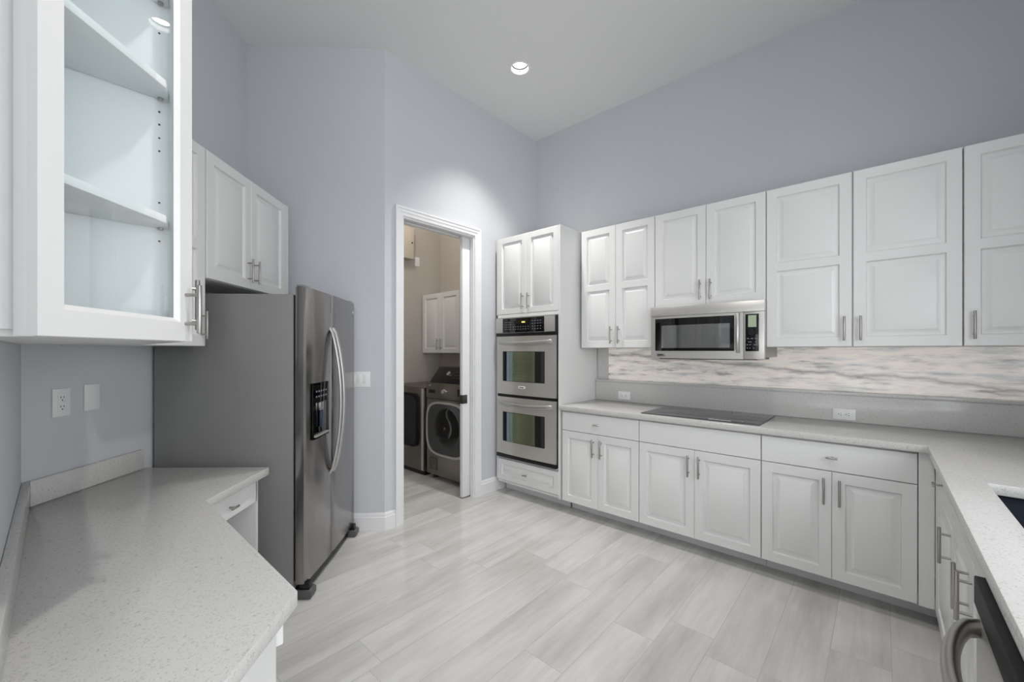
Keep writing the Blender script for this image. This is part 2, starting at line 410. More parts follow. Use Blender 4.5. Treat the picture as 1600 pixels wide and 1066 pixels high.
# ------------------------------------------------------------------ cabinet fronts
def panel_front(w, h, panels, t=0.02, s=0.057, zs=None):
    """raised-panel front, x 0..w, z 0..h, face at y=0 (looking -y), back at y=t. panels: list of (z0,z1) openings."""
    mb = MB(); bm = mb.bm
    xs = [0.003, s, w-s, w-0.003]; zl = [0.003]
    for a, b in panels: zl += [a, b]
    zl.append(h-0.003)
    V = {}
    def v(x, y, z):
        k = (round(x,5), round(y,5), round(z,5))
        if k not in V: V[k] = bm.verts.new((x, y, z))
        return V[k]
    def q(*p): bm.faces.new([v(*a) for a in p])
    pz = {(a, b) for a, b in panels}
    for i in range(3):
        for k in range(len(zl)-1):
            x0, x1, z0, z1 = xs[i], xs[i+1], zl[k], zl[k+1]
            if i == 1 and (z0, z1) in pz:
                prev = None
                for ins, d in ((0,0), (0.003,0.0100), (0.006,0.0138), (0.011,0.0138), (0.037,0.0018), (0.039,0.0010)):
                    r = [(x0+ins,d,z0+ins), (x1-ins,d,z0+ins), (x1-ins,d,z1-ins), (x0+ins,d,z1-ins)]
                    if prev:
                        for a in range(4): q(prev[a], prev[(a+1)%4], r[(a+1)%4], r[a])
                    prev = r
                q(*prev)
            else: q((x0,0,z0), (x1,0,z0), (x1,0,z1), (x0,0,z1))
    # edges: soften to the sides, then the back. built ring by ring along the same vertices
    def loop(y, o):
        L = []
        X0, X1, Z0, Z1 = (xs[0]-o, xs[3]+o, zl[0]-o, zl[-1]+o)
        def mx(x): return X0 if x == xs[0] else X1 if x == xs[3] else x
        def mz(z): return Z0 if z == zl[0] else Z1 if z == zl[-1] else z
        for x in xs: L.append((mx(x), y, Z0))
        for z in zl[1:]: L.append((X1, y, mz(z)))
        for x in reversed(xs[:-1]): L.append((mx(x), y, Z1))
        for z in reversed(zl[1:-1]): L.append((X0, y, mz(z)))
        return L
    a, b, c = loop(0, 0), loop(0.003, 0.003), loop(t, 0.003)
    n = len(a)
    for P, Q in ((a, b), (b, c)):
        for k in range(n): q(P[k], P[(k+1)%n], Q[(k+1)%n], Q[k])
    bm.faces.new([v(*p) for p in reversed(c)])
    return mb
def bar_pull(x, z0, z1, y=0.0, r=0.006, so=0.032, inset=0.025):
    mb = MB(); mb.cyl((x, y-so, z0), (x, y-so, z1), r, 16, bev=0.001)
    for z in (z0+inset, z1-inset): mb.cyl((x, y-so, z), (x, y, z), r*0.72, 12)
    return mb
def t_pull(x, z, y=0.0, half=0.026, r=0.0055, so=0.028):
    mb = MB(); mb.cyl((x-half, y-so, z), (x+half, y-so, z), r, 16, bev=0.001)
    mb.cyl((x, y-so, z), (x, y, z), r*0.8, 12)
    return mb
def shift(o, x, y, z): o.location = (x, y, z); return o
def front(root, kind, x0, x1, z0, z1, panels='one', pull=None, stile=0.057, m=None):
    """kind door|drawer. panels: none|one|two. pull: ('bar', xside, zside) or ('t',)"""
    w, h = x1-x0, z1-z0
    if panels == 'none': pl = []
    elif panels == 'one': pl = [(stile, h-stile)]
    else:
        mid = h*0.503; pl = [(stile, mid-0.026), (mid+0.026, h-stile)]
    mb = panel_front(w, h, pl, s=stile if pl else 0.05)
    o = shift(mb.build(kind, m or M_cab, root, smooth=30), x0, 0, z0)
    if pull:
        if pull[0] == 'bar':
            x = 0.034 if pull[1] == 'l' else w-0.034
            L = 0.145
            if pull[2] == 't': a, b = h-0.035-L, h-0.035
            else: a, b = 0.035, 0.035+L
            bar_pull(x, a, b).build('handle', M_nickel, o)
        else: t_pull(w/2, h*pull[1] if len(pull) > 1 else h/2).build('pull', M_nickel, o)
    return o
FG = 0.0015   # reveal
# ---- range wall base cabinets (root at the door face, local x runs towards the sink corner)
def base_cabinet(label, y_start, y_end, pull, group='base cabinets under the range worktop'):
    w = y_start-y_end
    t = thing('base_cabinet', label, 'cabinet', (2.885, y_start, 0), -90, group)
    MB().box(0, 0.0215, 0.105, w, 0.655, 0.874).build('carcass', M_cab, t)
    MB().box(0, 0.158, 0.0, w + (0.135 if y_end < 0 else 0), 0.172, 0.104).build('toe_kick', M_cab, t)
    front(t, 'drawer', FG, w-FG, 0.709, 0.862, 'none', ('t', 0.5) if pull else None)
    front(t, 'door', FG, w/2-FG/2, 0.108, 0.705, 'one', ('bar', 'r', 't'))
    front(t, 'door', w/2+FG/2, w-FG, 0.108, 0.705, 'one', ('bar', 'l', 't'))
    return t
base_cabinet('narrow white base cabinet with a drawer and two doors, next to the tall oven cabinet', 2.020, 1.332, True)
base_cabinet('white two-door base cabinet under the cooktop, its top front without a pull', 1.330, 0.545, False)
base_cabinet('wide white base cabinet with drawer pull beside the inside corner by the sink', 0.543, -0.139, True)
# corner filler
tag(MB().box(2.887, -0.198, 0.105, 2.907, -0.141, 0.874).build('filler_panel', M_cab), 'narrow white filler strip closing the inside corner of the base cabinets', 'cabinet panel')

# ---- sink run: faces +Y, local x runs towards the camera (-X)
YS = -0.200
t = thing('base_cabinet', 'white corner base cabinet with one door and one drawer, between corner filler and sink cabinet', 'cabinet', (2.885, YS, 0), 180, 'base cabinets under the sink worktop')
MB().box(0.022, 0.0215, 0.105, 0.632, 0.60, 0.874).build('carcass', M_cab, t)
MB().box(0.002, 0.0, 0.105, 0.058, 0.0205, 0.874).build('corner_stile', M_cab, t)
MB().box(-0.150, 0.075, 0.0, 0.632, 0.089, 0.104).build('toe_kick', M_cab, t)
front(t, 'drawer', 0.06, 0.631, 0.709, 0.862, 'none')
d = front(t, 'door', 0.06, 0.631, 0.108, 0.705, 'one')
bar_pull(0.537, 0.449, 0.588).build('handle', M_nickel, d)
t_pull(0.245, 0.082).build('pull', M_nickel, [c for c in t.children if c.name.startswith('drawer')][0])
t = thing('sink_base_cabinet', 'white sink base cabinet with two doors and close-set bar handles, beside the dishwasher', 'cabinet', (2.252, YS, 0), 180, 'base cabinets under the sink worktop')
MB().box(0.0, 0.0215, 0.105, 0.84, 0.0395, 0.874).build('face_frame', M_cab, t)
MB().box(0.0, 0.0405, 0.105, 0.018, 0.60, 0.874).build('side_panel', M_cab, t)
MB().box(0.822, 0.0405, 0.105, 0.84, 0.60, 0.874).build('side_panel', M_cab, t)
MB().box(0.0185, 0.0405, 0.105, 0.8215, 0.60, 0.123).build('bottom_panel', M_cab, t)
MB().box(0.0, 0.075, 0.0, 0.84, 0.089, 0.104).build('toe_kick', M_cab, t)
front(t, 'drawer', FG, 0.84-FG, 0.760, 0.862, 'none')
front(t, 'door', FG, 0.42-FG/2, 0.108, 0.756, 'one', ('bar', 'r', 't'))
front(t, 'door', 0.42+FG/2, 0.84-FG, 0.108, 0.756, 'one', ('bar', 'l', 't'))

# dishwasher
t = thing('dishwasher', 'stainless steel dishwasher with black control strip and curved bar handle under the sink worktop', 'dishwasher', (1.410, -0.163, 0), 180)
MB().box(0.004, 0.06, 0.10, 0.600, 0.62, 0.868).build('tub', M_dark, t)
dd = MB().box(0.002, 0.0, 0.115, 0.602, 0.058, 0.800, 0.004).build('door', M_steel, t)
MB().box(0.002, -0.004, 0.802, 0.602, 0.058, 0.866, 0.003).build('control_strip', M_strip, t)
pts = [(0.045+0.51*i/24, -0.002-0.062*math.sin(PI*min(1, max(0, i/24)))**0.55 if 0 < i < 24 else 0.008, 0.768) for i in range(25)]
MB().tube(pts, 0.014, 0.020, seg=20).build('handle', M_nickel, dd)
for z in (0.60, 0.57): MB().cyl((0.030, -0.0015, z), (0.030, 0.002, z), 0.004, 12).build('screw', M_black, dd)
MB().box(0.002, 0.07, 0.0, 0.602, 0.085, 0.10).build('toe_kick', M_black, t)

# ---- worktops
SX0, SX1, SY0, SY1 = 1.46, 2.192, -0.70, -0.280
ct = MB().prism([(2.855, 2.033), (2.855, -0.172), (0.80, -0.172), (0.80, -0.845), (3.555, -0.845), (3.555, 2.033)], 0.876, 0.914, [[(SX0,SY0), (SX1,SY0), (SX1,SY1), (SX0,SY1)]], 0.002)
ct = tag(ct.build('quartz_worktop', M_quartz), 'L-shaped white speckled quartz worktop holding the cooktop and the sink', 'countertop')
bs = MB(); bs.box(3.462, -0.843, 0.9145, 3.555, 2.031, 1.088, 0.001)
bs = tag(bs.build('quartz_backsplash', M_quartz), 'low speckled quartz backsplash with two outlets behind the cooktop', 'backsplash')
MB().box(3.455, -0.843, 1.0885, 3.555, 2.031, 1.106, 0.002).build('ledge', M_quartz, bs)
mp = MB().box(3.536, -0.84, 1.1065, 3.556, 1.935, 1.402)
tag(mp.build('marble_panel', M_onyx), 'glowing cream and grey veined marble strip under the wall cabinets', 'backsplash panel')
tag(MB().box(3.50, 1.937, 1.1065, 3.556, 2.031, 1.402).build('splash_end_panel', M_quartz), 'small grey quartz end piece where marble strip meets tall oven cabinet', 'backsplash panel')

# sink
t = thing('kitchen_sink', 'dark composite undermount sink set in the white worktop', 'sink', (SX0, SY0, 0.66))
sw, sd = SX1-SX0, SY1-SY0
k = MB(); k.box(-0.03,-0.02,0.0, sw+0.03, sd+0.03, 0.012)
k.box(-0.03,-0.02,0.012, -0.018, sd+0.03, 0.214); k.box(sw+0.018,-0.02,0.012, sw+0.03, sd+0.03, 0.214)
k.box(-0.018,-0.02,0.012, sw+0.018, -0.008, 0.214); k.box(-0.018,sd+0.018,0.012, sw+0.018, sd+0.03, 0.214)
k.build('basin', M_sink, t)
MB().lathe([(0.0001,0.016), (0.03,0.016), (0.042,0.019), (0.045,0.0125)], (sw/2, sd/2, 0)).build('drain', M_chrome, t)

# cooktop
t = thing('cooktop', 'black ceramic glass cooktop set into the quartz worktop under the microwave', 'cooktop', (2.905, 1.325, 0.9145), -90)
MB().box(0, 0, 0, 0.768, 0.525, 0.006, 0.002).build('glass_top', M_cook, t)
MB().box(0.462, 0.020, 0.0062, 0.600, 0.044, 0.0068).build('control_label', M_ink, t)
MB().cyl((0.66, 0.06, 0.0061), (0.66, 0.06, 0.0066), 0.004, 12).build('indicator_dot', M_ink, t)

# ---- wall cabinets on the range wall
XU = 3.165
def wall_cabinet(label, y0, y1, z0, z1, fronts, depth=0.39, x=XU, group='wall cabinets above the range worktop', name='wall_cabinet'):
    w = y0-y1
    t = thing(name, label, 'cabinet', (x, y0, 0), -90, group)
    MB().box(0, 0.0215, z0, w, depth, z1).build('carcass', M_cab, t)
    for x0, x1, pn, pull in fronts: front(t, 'door', x0+FG, x1-FG, z0+0.001, z1-0.001, pn, pull)
    return t
ZB, ZT = 1.4035, 2.446
wall_cabinet('white wall cabinet with two narrow double-panel doors, between tall oven cabinet and microwave', 2.006, 1.329, ZB, ZT,
    [(0, 0.338, 'two', ('bar','r','b')), (0.338, 0.677, 'two', ('bar','l','b'))])
wall_cabinet('short white wall cabinet with two single-panel doors directly above the microwave', 1.327, 0.569, 1.716, ZT,
    [(0, 0.380, 'one', ('bar','r','b')), (0.380, 0.758, 'one', ('bar','l','b'))])
wall_cabinet('wide white wall cabinet with two double-panel doors beside the microwave', 0.567, -0.320, ZB, ZT,
    [(0, 0.441, 'two', ('bar','r','b')), (0.445, 0.887, 'two', ('bar','l','b'))])
wall_cabinet('white wall cabinet whose double-panel door is cut off by the picture edge', -0.3225, -0.835, ZB, ZT,
    [(0, 0.50, 'two', ('bar','l','b'))])

# ---- microwave
t = thing('microwave', 'stainless over-range microwave with black window mounted under the short wall cabinet', 'microwave', (3.075, 1.322, 1.322), -90)
MW = 0.762
MB().box(0.004, 0.040, 0.012, MW-0.004, 0.458, 0.388).build('body', M_graph, t)
MB().box(0.05, 0.05, -0.006, MW-0.05, 0.44, 0.0115).build('underside', M_black, t)
MB().extrude_x([(0.040, 0.318), (-0.004, 0.318), (0.008, 0.391), (0.040, 0.391)], 0.0, MW, 0.002).build('vent_panel', M_steel, t)
# bowed door: slab with a gently curved face
def bowed(x0, x1, z0, z1, y_edge, bow, y_back, n=16):
    mb = MB(); bm = mb.bm; fr, bk = [], []
    for i in range(n+1):
        u = i/n; x = x0+(x1-x0)*u; y = y_edge-bow*(1-(2*u-1)**2)
        fr.append((bm.verts.new((x,y,z0)), bm.verts.new((x,y,z1)))); bk.append((bm.verts.new((x,y_back,z0)), bm.verts.new((x,y_back,z1))))
    for i in range(n):
        bm.faces.new((fr[i][0], fr[i+1][0], fr[i+1][1], fr[i][1])); bm.faces.new((bk[i+1][0], bk[i][0], bk[i][1], bk[i+1][1]))
        bm.faces.new((fr[i][1], fr[i+1][1], bk[i+1][1], bk[i][1])); bm.faces.new((fr[i+1][0], fr[i][0], bk[i][0], bk[i+1][0]))
    for i in (0, n): bm.faces.new((fr[i][0], fr[i][1], bk[i][1], bk[i][0]))
    return mb
dd = bowed(0.001, 0.638, 0.0, 0.316, 0.004, 0.010, 0.038).build('door', M_steel, t)
bowed(0.036, 0.584, 0.056, 0.298, 0.0005, 0.0085, 0.006).build('window_border', M_gloss, dd)
bowed(0.084, 0.557, 0.078, 0.246, -0.0026, 0.0072, 0.004).build('window', mat('microwave_window', (0.27,0.275,0.275), 0.06, spec=0.9, ior=1.9), dd)
MB().box(0.05, -0.0035, 0.016, 0.122, 0.004, 0.038, 0.001).build('badge', M_chrome, dd)
MB().box(0.060, -0.0041, 0.023, 0.098, -0.0034, 0.031).build('badge_lettering', M_black, dd)
hp = [(0.608, -0.002-0.030*math.sin(PI*i/20)**0.7, 0.045+0.262*i/20) for i in range(21)]
MB().tube(hp, 0.0125, 0.008, up=Vector((0,1,0)), seg=16).build('handle', M_satin, dd)
cp = MB().box(0.640, 0.000, 0.0, MW-0.001, 0.038, 0.316, 0.003).build('control_panel', M_steel, t)
kp = MB().box(0.652, -0.003, 0.054, 0.730, 0.002, 0.300, 0.001).build('keypad', M_gloss, cp)
MB().box(0.668, -0.0042, 0.214, 0.716, -0.0031, 0.292).build('display', M_lcd, kp)
MB().lathe([(0.0001,-0.010), (0.020,-0.010), (0.023,-0.003)], (0.691, 0, 0.178), 'y').build('dial', M_black, kp)
for zz, w_, xs_ in ((0.138, 0.007, (0.667, 0.691, 0.715)), (0.115, 0.0045, (0.672, 0.684, 0.713)), (0.097, 0.004, (0.664, 0.680, 0.706, 0.716)), (0.075, 0.0035, (0.664, 0.678, 0.700))):
    for x in xs_: MB().box(x-w_, -0.0042, zz-0.003, x+w_, -0.0031, zz+0.003).build('key_marking', M_dimink, kp)

# ---- tall oven cabinet
XO, YO, WO = 2.885, 2.790, 0.752
t = thing('tall_oven_cabinet', 'tall white oven cabinet with two doors above and one drawer below the ovens', 'cabinet', (XO, YO, 0), -90)
k = MB()
k.box(0, 0.0215, 0.105, 0.020, 0.665, 2.462); k.box(WO-0.020, 0.0, 0.105, WO, 0.665, 2.462)
k.box(0.020, 0.64, 0.105, WO-0.020, 0.665, 2.462)
for a, b in ((0.105, 0.125), (0.335, 0.355), (1.690, 1.735), (2.444, 2.462)): k.box(0.020, 0.0215, a, WO-0.020, 0.64, b)
k.box(0.0, 0.0, 1.6935, WO-0.020, 0.0215, 1.7235)
k.box(0, 0.0, 0.135, 0.012, 0.0215, 2.462)
k.build('carcass', M_cab, t)
MB().box(-0.02, 0.158, 0, WO, 0.172, 0.104).build('toe_kick', M_cab, t)
front(t, 'drawer', 0.014, WO-0.022, 0.135, 0.338, 'one', ('t', 0.5), stile=0.048)
front(t, 'door', 0.014, WO/2-0.004-FG/2, 1.727, 2.460, 'one', ('bar','r','b'), stile=0.052)
front(t, 'door', WO/2-0.004+FG/2, WO-0.022, 1.727, 2.460, 'one', ('bar','l','b'), stile=0.052)
# double oven
OW = 0.706
t = thing('double_wall_oven', 'stainless steel double wall oven built into the tall white cabinet', 'oven', (XO-0.004, YO-0.016, 0), -90)
MB().box(0.01, 0.03, 0.358, OW-0.01, 0.60, 1.686).build('housing', M_dark, t)
cp = MB().box(0, -0.030, 1.545, OW, 0.002, 1.684, 0.004).build('control_panel', M_steel, t)
kp = MB().box(0.095, -0.0335, 1.548, OW-0.115, -0.029, 1.682, 0.002).build('keypad', M_gloss, cp)
MB().box(0.24, -0.0348, 1.628, 0.41, -0.0336, 1.656).build('display', mat('oven_display', (0.12,0.12,0.08), 0.2), kp)
MB().box(0.335, -0.0356, 1.634, 0.375, -0.0349, 1.648).build('digits', M_amber, kp)
for nr, nc, x0, z0, dx, dz, w_ in ((4, 4, 0.125, 1.575, 0.022, 0.022, 0.010), (4, 4, 0.455, 1.572, 0.030, 0.024, 0.013), (2, 7, 0.225, 1.574, 0.030, 0.022, 0.012)):
    k = MB()
    for r in range(nr):
        for c in range(nc): k.box(x0+c*dx, -0.0345, z0+r*dz, x0+w_+c*dx, -0.0336, z0+0.007+r*dz)
    k.build('key_marking', M_dimink, kp)
MB().box(OW, -0.030, 1.530, OW+0.006, 0.003, 1.686, 0.001).build('side_trim', M_black, t)
MB().box(0.0, -0.024, 1.516, OW, 0.003, 1.544, 0.003).build('vent_slot', M_black, t)
MB().box(0.0, -0.022, 0.362, OW+0.002, 0.003, 0.396, 0.004).build('bottom_strip', M_black, t)
MB().box(0.004, -0.005, 0.942, OW-0.004, 0.003, 0.965).build('middle_vent', M_black, t)
def oven_door(z0, z1, badge):
    dd = bowed(0.002, OW-0.002, 0, z1-z0, -0.012, 0.014, 0.002, 20).build('door', M_steel, t); dd.location.z = z0
    h = z1-z0
    # window: black frame, coated glass
    wz0, wz1 = h*0.225, h*0.740
    bowed(0.085, OW-0.118, wz0, wz1, -0.020, 0.0085, -0.012).build('window_border', M_gloss, dd)
    bowed(0.140, OW-0.205, wz0+0.004, wz1-0.004, -0.0245, 0.0056, -0.016).build('window_glass', M_ovenglass, dd)
    if badge:
        k = MB()
        for i in range(7): zz = wz0+0.030+i*0.027; k.tube([(0.24, -0.0300, zz), (0.375, -0.0301, zz)], 0.0016, seg=8)
        k.build('rack_slat', M_rack, dd)
        MB().box(0.290, -0.0285, 0.062, 0.368, -0.024, 0.084, 0.001).build('badge', M_plate, dd)
        MB().box(0.302, -0.0292, 0.069, 0.356, -0.0284, 0.077).build('badge_lettering', M_dark, dd)
    hz = h-0.062
    hp = [(0.035+0.625*i/24, -0.014-0.042*math.sin(PI*i/24)**0.6 if 0 < i < 24 else -0.012, hz+0.008-0.016*math.sin(PI*i/24)) for i in range(25)]
    MB().tube(hp, 0.010, 0.019, seg=16).build('handle', M_satin, dd)
oven_door(0.968, 1.514, True)
oven_door(0.399, 0.940, False)

# ------------------------------------------------------------------ outlets and switches
def outlet(label, loc, rz, horizontal, kind='duplex', group='wall outlets', gangs=1):
    t = thing('wall_outlet' if kind == 'duplex' else 'blank_plate' if kind == 'blank' else 'light_switch', label, {'duplex':'outlet','blank':'wall plate','switch':'light switch'}[kind], loc, rz, group)
    w, h = (0.117, 0.073) if horizontal else (0.073+0.046*(gangs-1), 0.119)
    MB().box(-w/2, -0.006, -h/2, w/2, -0.0005, h/2, 0.0025).build('cover_plate', M_plate, t)
    if kind == 'duplex':
        for s in (-1, 1):
            c = (s*0.0195, 0) if horizontal else (0, s*0.0195)
            a, b = (0.0165, 0.017)
            r = MB().box(c[0]-a, -0.0075, c[1]-b, c[0]+a, -0.006, c[1]+b, 0.0012).build('receptacle', M_plate, t)
            k = MB()
            def slot(u, v, du, dv):
                if horizontal: k.box(c[0]+v-dv, -0.0082, c[1]+u-du, c[0]+v+dv, -0.0074, c[1]+u+du)
                else: k.box(c[0]+u-du, -0.0082, c[1]+v-dv, c[0]+u+du, -0.0074, c[1]+v+dv)
            slot(-0.0065, 0.004, 0.0011, 0.0045); slot(0.0065, 0.004, 0.0011, 0.0038)
            k.cyl((c[0] + (-0.0085 if horizontal else 0), -0.0082, c[1] + (0 if horizontal else -0.0085)), (c[0] + (-0.0085 if horizontal else 0), -0.0074, c[1] + (0 if horizontal else -0.0085)), 0.0026, 12)
            k.build('slot', M_slot, r)
    if kind == 'switch':
        for g in range(gangs):
            x = (g-(gangs-1)/2)*0.046
            MB().extrude_x([(-0.006,-0.034), (-0.0065,-0.034), (-0.0075,0), (-0.0105,0.034), (-0.006,0.034)], x-0.0165, x+0.0165, 0.0006).build('rocker', M_plate, t)
    return t
outlet('white horizontal outlet on the quartz backsplash between tall oven cabinet and cooktop', (3.4615, 1.735, 0.972), -90, True, group='outlets on the quartz backsplash')
outlet('white horizontal outlet on the quartz backsplash beyond the cooktop towards the sink', (3.4615, 0.178, 0.962), -90, True, group='outlets on the quartz backsplash')
x, y = DS(2.628, DA+0.001); outlet('white vertical duplex outlet on the wall above the desk worktop', (x, y, 1.157), 45, False)
x, y = DS(2.820, DA+0.001); outlet('blank white wall plate next to the desk outlet', (x, y, 1.165), 45, False, 'blank', 'wall plates above the desk')
x, y = DS(SC-0.001, -1.415); outlet('white multi-rocker light switch plate on the angled wall beside the refrigerator', (x, y, 1.160), -45, False, 'switch', 'light switches', 3)
outlet('small white switch plate on the laundry wall beside the breaker panel', (3.118, LY-0.001, 2.525), 0, False, 'switch', 'laundry switches', 1)

# ------------------------------------------------------------------ refrigerator
S0, S1, DF = 3.285, 4.470, -1.430
x, y = DS(S0, DF)
t = thing('refrigerator', 'grey steel side-by-side refrigerator standing in the angled alcove', 'refrigerator', (x, y, 0), 45)
FW, FD = (S1-S0)/R2, 0.808
MB().box(0.0, 0.075, 0.05, FW, FD, 1.692, 0.004).build('body', M_fside, t)
MB().box(0.012, 0.062, 0.10, FW-0.012, 0.075, 1.685).build('door_gasket', M_black, t)
MB().box(0.02, 0.035, 0.012, FW-0.02, 0.30, 0.055).build('base_grille', M_black, t)
SPL = 0.362
def fdoor(x0, x1, z0, z1):
    mb = MB(); bm = mb.bm; n = 14
    prof = []
    for i in range(n+1):
        u = i/n; x = x0+(x1-x0)*u; X = x/FW; prof.append((x, 0.010-0.012*(1-(2*X-1)**2)))
    # rounded outer corners
    poly = [(x0, 0.060)] + [(x0, 0.016 if x0 < 0.01 else 0.004)] + prof[1:-1] + [(x1, 0.016 if x1 > FW-0.01 else 0.004)] + [(x1, 0.060)]
    mb.prism(poly, z0, z1, bev=0.002)
    return mb
d1 = fdoor(0.0, SPL-0.002, 0.088, 1.735).build('freezer_door', M_fridge, t)
d2 = fdoor(SPL+0.002, FW, 0.088, 1.735).build('fresh_food_door', M_fridge, t)
MB().box(0.0005, 0.0165, 0.089, 0.0025, 0.0605, 1.734).build('edge_trim', M_fside, d1)
def fhandle(x, par):
    z0, z1 = 0.605, 1.525
    pts = [(x, -0.002-0.066*math.sin(PI*i/30)**0.75 if 0 < i < 30 else 0.004, z0+(z1-z0)*i/30) for i in range(31)]
    MB().tube(pts, 0.0145, 0.009, up=Vector((0,1,0)), seg=16).build('handle', M_satin, par)
fhandle(SPL-0.028, d1); fhandle(SPL+0.030, d2)
# dispenser: raised bezel with recess
dx0, dx1, dz0, dz1 = 0.070, 0.292, 0.868, 1.192
k = MB()
k.box(dx0, -0.008, dz0, dx0+0.008, 0.002, dz1); k.box(dx1-0.008, -0.008, dz0, dx1, 0.002, dz1)
k.box(dx0+0.008, -0.008, dz1-0.115, dx1-0.008, 0.002, dz1); k.box(dx0+0.008, -0.008, dz0, dx1-0.008, 0.002, dz0+0.012)
k.box(dx0+0.008, 0.001, dz0+0.012, dx1-0.008, 0.002, dz1-0.115)
dp = k.build('dispenser', M_gloss, d1)
MB().extrude_x([(-0.005, dz0+0.012), (-0.020, dz0+0.014), (-0.020, dz0+0.020), (0.001, dz0+0.022)], dx0+0.01, dx1-0.01, 0.001).build('drip_tray', M_steel, dp)
MB().box(0.150, -0.012, dz1-0.165, 0.205, 0.0, dz1-0.116, 0.002).build('ice_chute', M_chrome, dp)
MB().box(0.160, -0.014, dz0+0.06, 0.195, -0.002, dz1-0.168, 0.003).build('paddle', mat('blue_black_paddle', (0.16,0.20,0.27), 0.15), dp)
k = MB()
for r in range(2):
    for c in range(5): k.box(0.10+c*0.034, -0.0092, dz1-0.055-r*0.03, 0.118+c*0.034, -0.0082, dz1-0.045-r*0.03)
k.build('key_marking', M_dimink, dp)
MB().lathe([(0.0001,-0.0015), (0.010,-0.0015), (0.011,0.001)], (FW-0.065, 0.0025, 1.662), 'y', seg=24).build('emblem', M_chrome, d2)
for nm, x0, x1 in (('hinge_cover', 0.01, 0.09), ('hinge_cover', FW-0.09, FW-0.01)): MB().box(x0, 0.022, 1.7355, x1, 0.060, 1.747, 0.003).build(nm, M_fside, t)
for x0, x1 in ((0.004, 0.075), (FW-0.075, FW-0.004)):
    f = MB().extrude_x([(0.085, 0.0), (-0.010, 0.0), (-0.022, 0.012), (-0.022, 0.042), (-0.010, 0.050), (0.085, 0.050)], x0, x1, 0.002).build('foot', mat('foot_plastic', (0.34,0.34,0.335), 0.45), t)
    MB().extrude_x([(0.05, 0.0505), (-0.008, 0.0505), (-0.004, 0.086), (0.05, 0.087)], x0+0.010, x1-0.020, 0.002).build('hinge_bracket', M_black, f)

# ------------------------------------------------------------------ cabinets above fridge and desk
S2, DU = 3.150, -2.100
x, y = DS(S2, DU)
WOF = (4.395-S2)/R2
t = thing('wall_cabinet', 'white two-door cabinet mounted high above the refrigerator', 'cabinet', (x, y, 0), 45, 'wall cabinets in the alcove')
MB().box(0.001, 0.0215, 1.760, WOF, 0.350, 2.440).build('carcass', M_cab, t)
front(t, 'door', 0.010, 0.408, 1.762, 2.438, 'one', ('bar','r','b'))
front(t, 'door', 0.412, WOF-0.045, 1.762, 2.438, 'one', ('bar','l','b'))
MB().box(WOF-0.043, 0.0, 1.760, WOF, 0.0213, 2.440).build('end_stile', M_cab, t)
wdk = 0.375
x, y = DS(S2-wdk*R2, DU)
t = thing('wall_cabinet', 'tall white wall cabinet over the desk, its handle standing out against the refrigerator', 'cabinet', (x, y, 0), 45, 'wall cabinets in the alcove')
MB().box(0, 0.0215, ZB, wdk-0.001, 0.350, 2.440).build('carcass', M_cab, t)
front(t, 'door', FG, wdk-FG, ZB, 2.438, 'two', ('bar','r','b'))
# wall cabinet on the side wall
XW = 0.236
t = thing('wall_cabinet', 'white side-wall cabinet over the desk, mostly hidden behind the glass door', 'cabinet', (XW, 1.372, 0), 90, 'wall cabinets in the alcove')
MB().box(0, 0.0215, ZB, 0.90, 0.322, 2.440).build('carcass', M_cab, t)
front(t, 'door', FG, 0.45-FG/2, ZB, 2.438, 'two'); front(t, 'door', 0.45+FG/2, 0.90-FG, ZB, 2.438, 'two')
bar_pull(0.060, 0.035, 0.175).build('handle', M_nickel, [c for c in t.children if c.name.startswith('door')][0])

# glazed corner end cabinet
P1, P2 = Vector((-0.0195, 1.017)), Vector((0.240, 1.347))
dv = (P2-P1); GW = dv.length; dv.normalize(); nv = Vector((-dv.y, dv.x))    # nv points into the cabinet
ang = math.degrees(math.atan2(dv.y, dv.x))
t = thing('glass_cabinet', 'white angled corner cabinet with a clear glass door and empty triangular shelves', 'cabinet', (P1.x, P1.y, 0), ang)
inv = Matrix.Rotation(-math.radians(ang), 3, 'Z')
def loc2(p): q = inv @ Vector((p[0]-P1.x, p[1]-P1.y, 0)); return (q.x, q.y)
A = P1+nv*0.021; B = P2+nv*0.021
xl = XL+0.002
plan = [loc2(p) for p in ((xl, 1.070), (-0.030, 1.070), A, B-dv*0.012, (B-dv*0.012)*1.0, (0.222, 1.3715), (xl, 1.3715))]
plan = [plan[0], plan[1], plan[2], plan[3], plan[5], plan[6]]
MB().prism(plan, ZB, ZB+0.019).build('bottom_panel', M_cab, t)
MB().prism(plan, 2.421, 2.440).build('top_panel', M_cab, t)
# back panel drilled with a column of shelf pin holes (dark plugs set in it)
bp = MB().prism([loc2(p) for p in ((xl, 1.356), (0.222, 1.356), (0.222, 1.3715), (xl, 1.3715))], ZB+0.0195, 2.4205).build('back_panel', M_cabin, t)
hl = MB()
for z in (1.6565, 1.721, 1.7535, 1.884, 1.917, 1.951, 1.983, 2.050, 2.182, 2.215, 2.35):
    p = loc2((0.1754, 1.3575)); q = loc2((0.1754, 1.3553))
    hl.cyl((p[0], p[1], z), (q[0], q[1], z), 0.0024, 10)
hl.build('pin_hole_pattern', M_slot, bp)
MB().prism([loc2(p) for p in ((xl, 1.070), (xl+0.012, 1.070), (xl+0.012, 1.3555), (xl, 1.3555))], ZB+0.0195, 2.4205).build('side_panel', M_cabin, t)
ep = MB(); ep.prism([loc2(p) for p in ((xl+0.0125, 1.070), (-0.030, 1.070), (-0.030, 1.082), (xl+0.0125, 1.082))], ZB+0.0195, 2.4205)
ep.build('end_panel', M_cab, t)
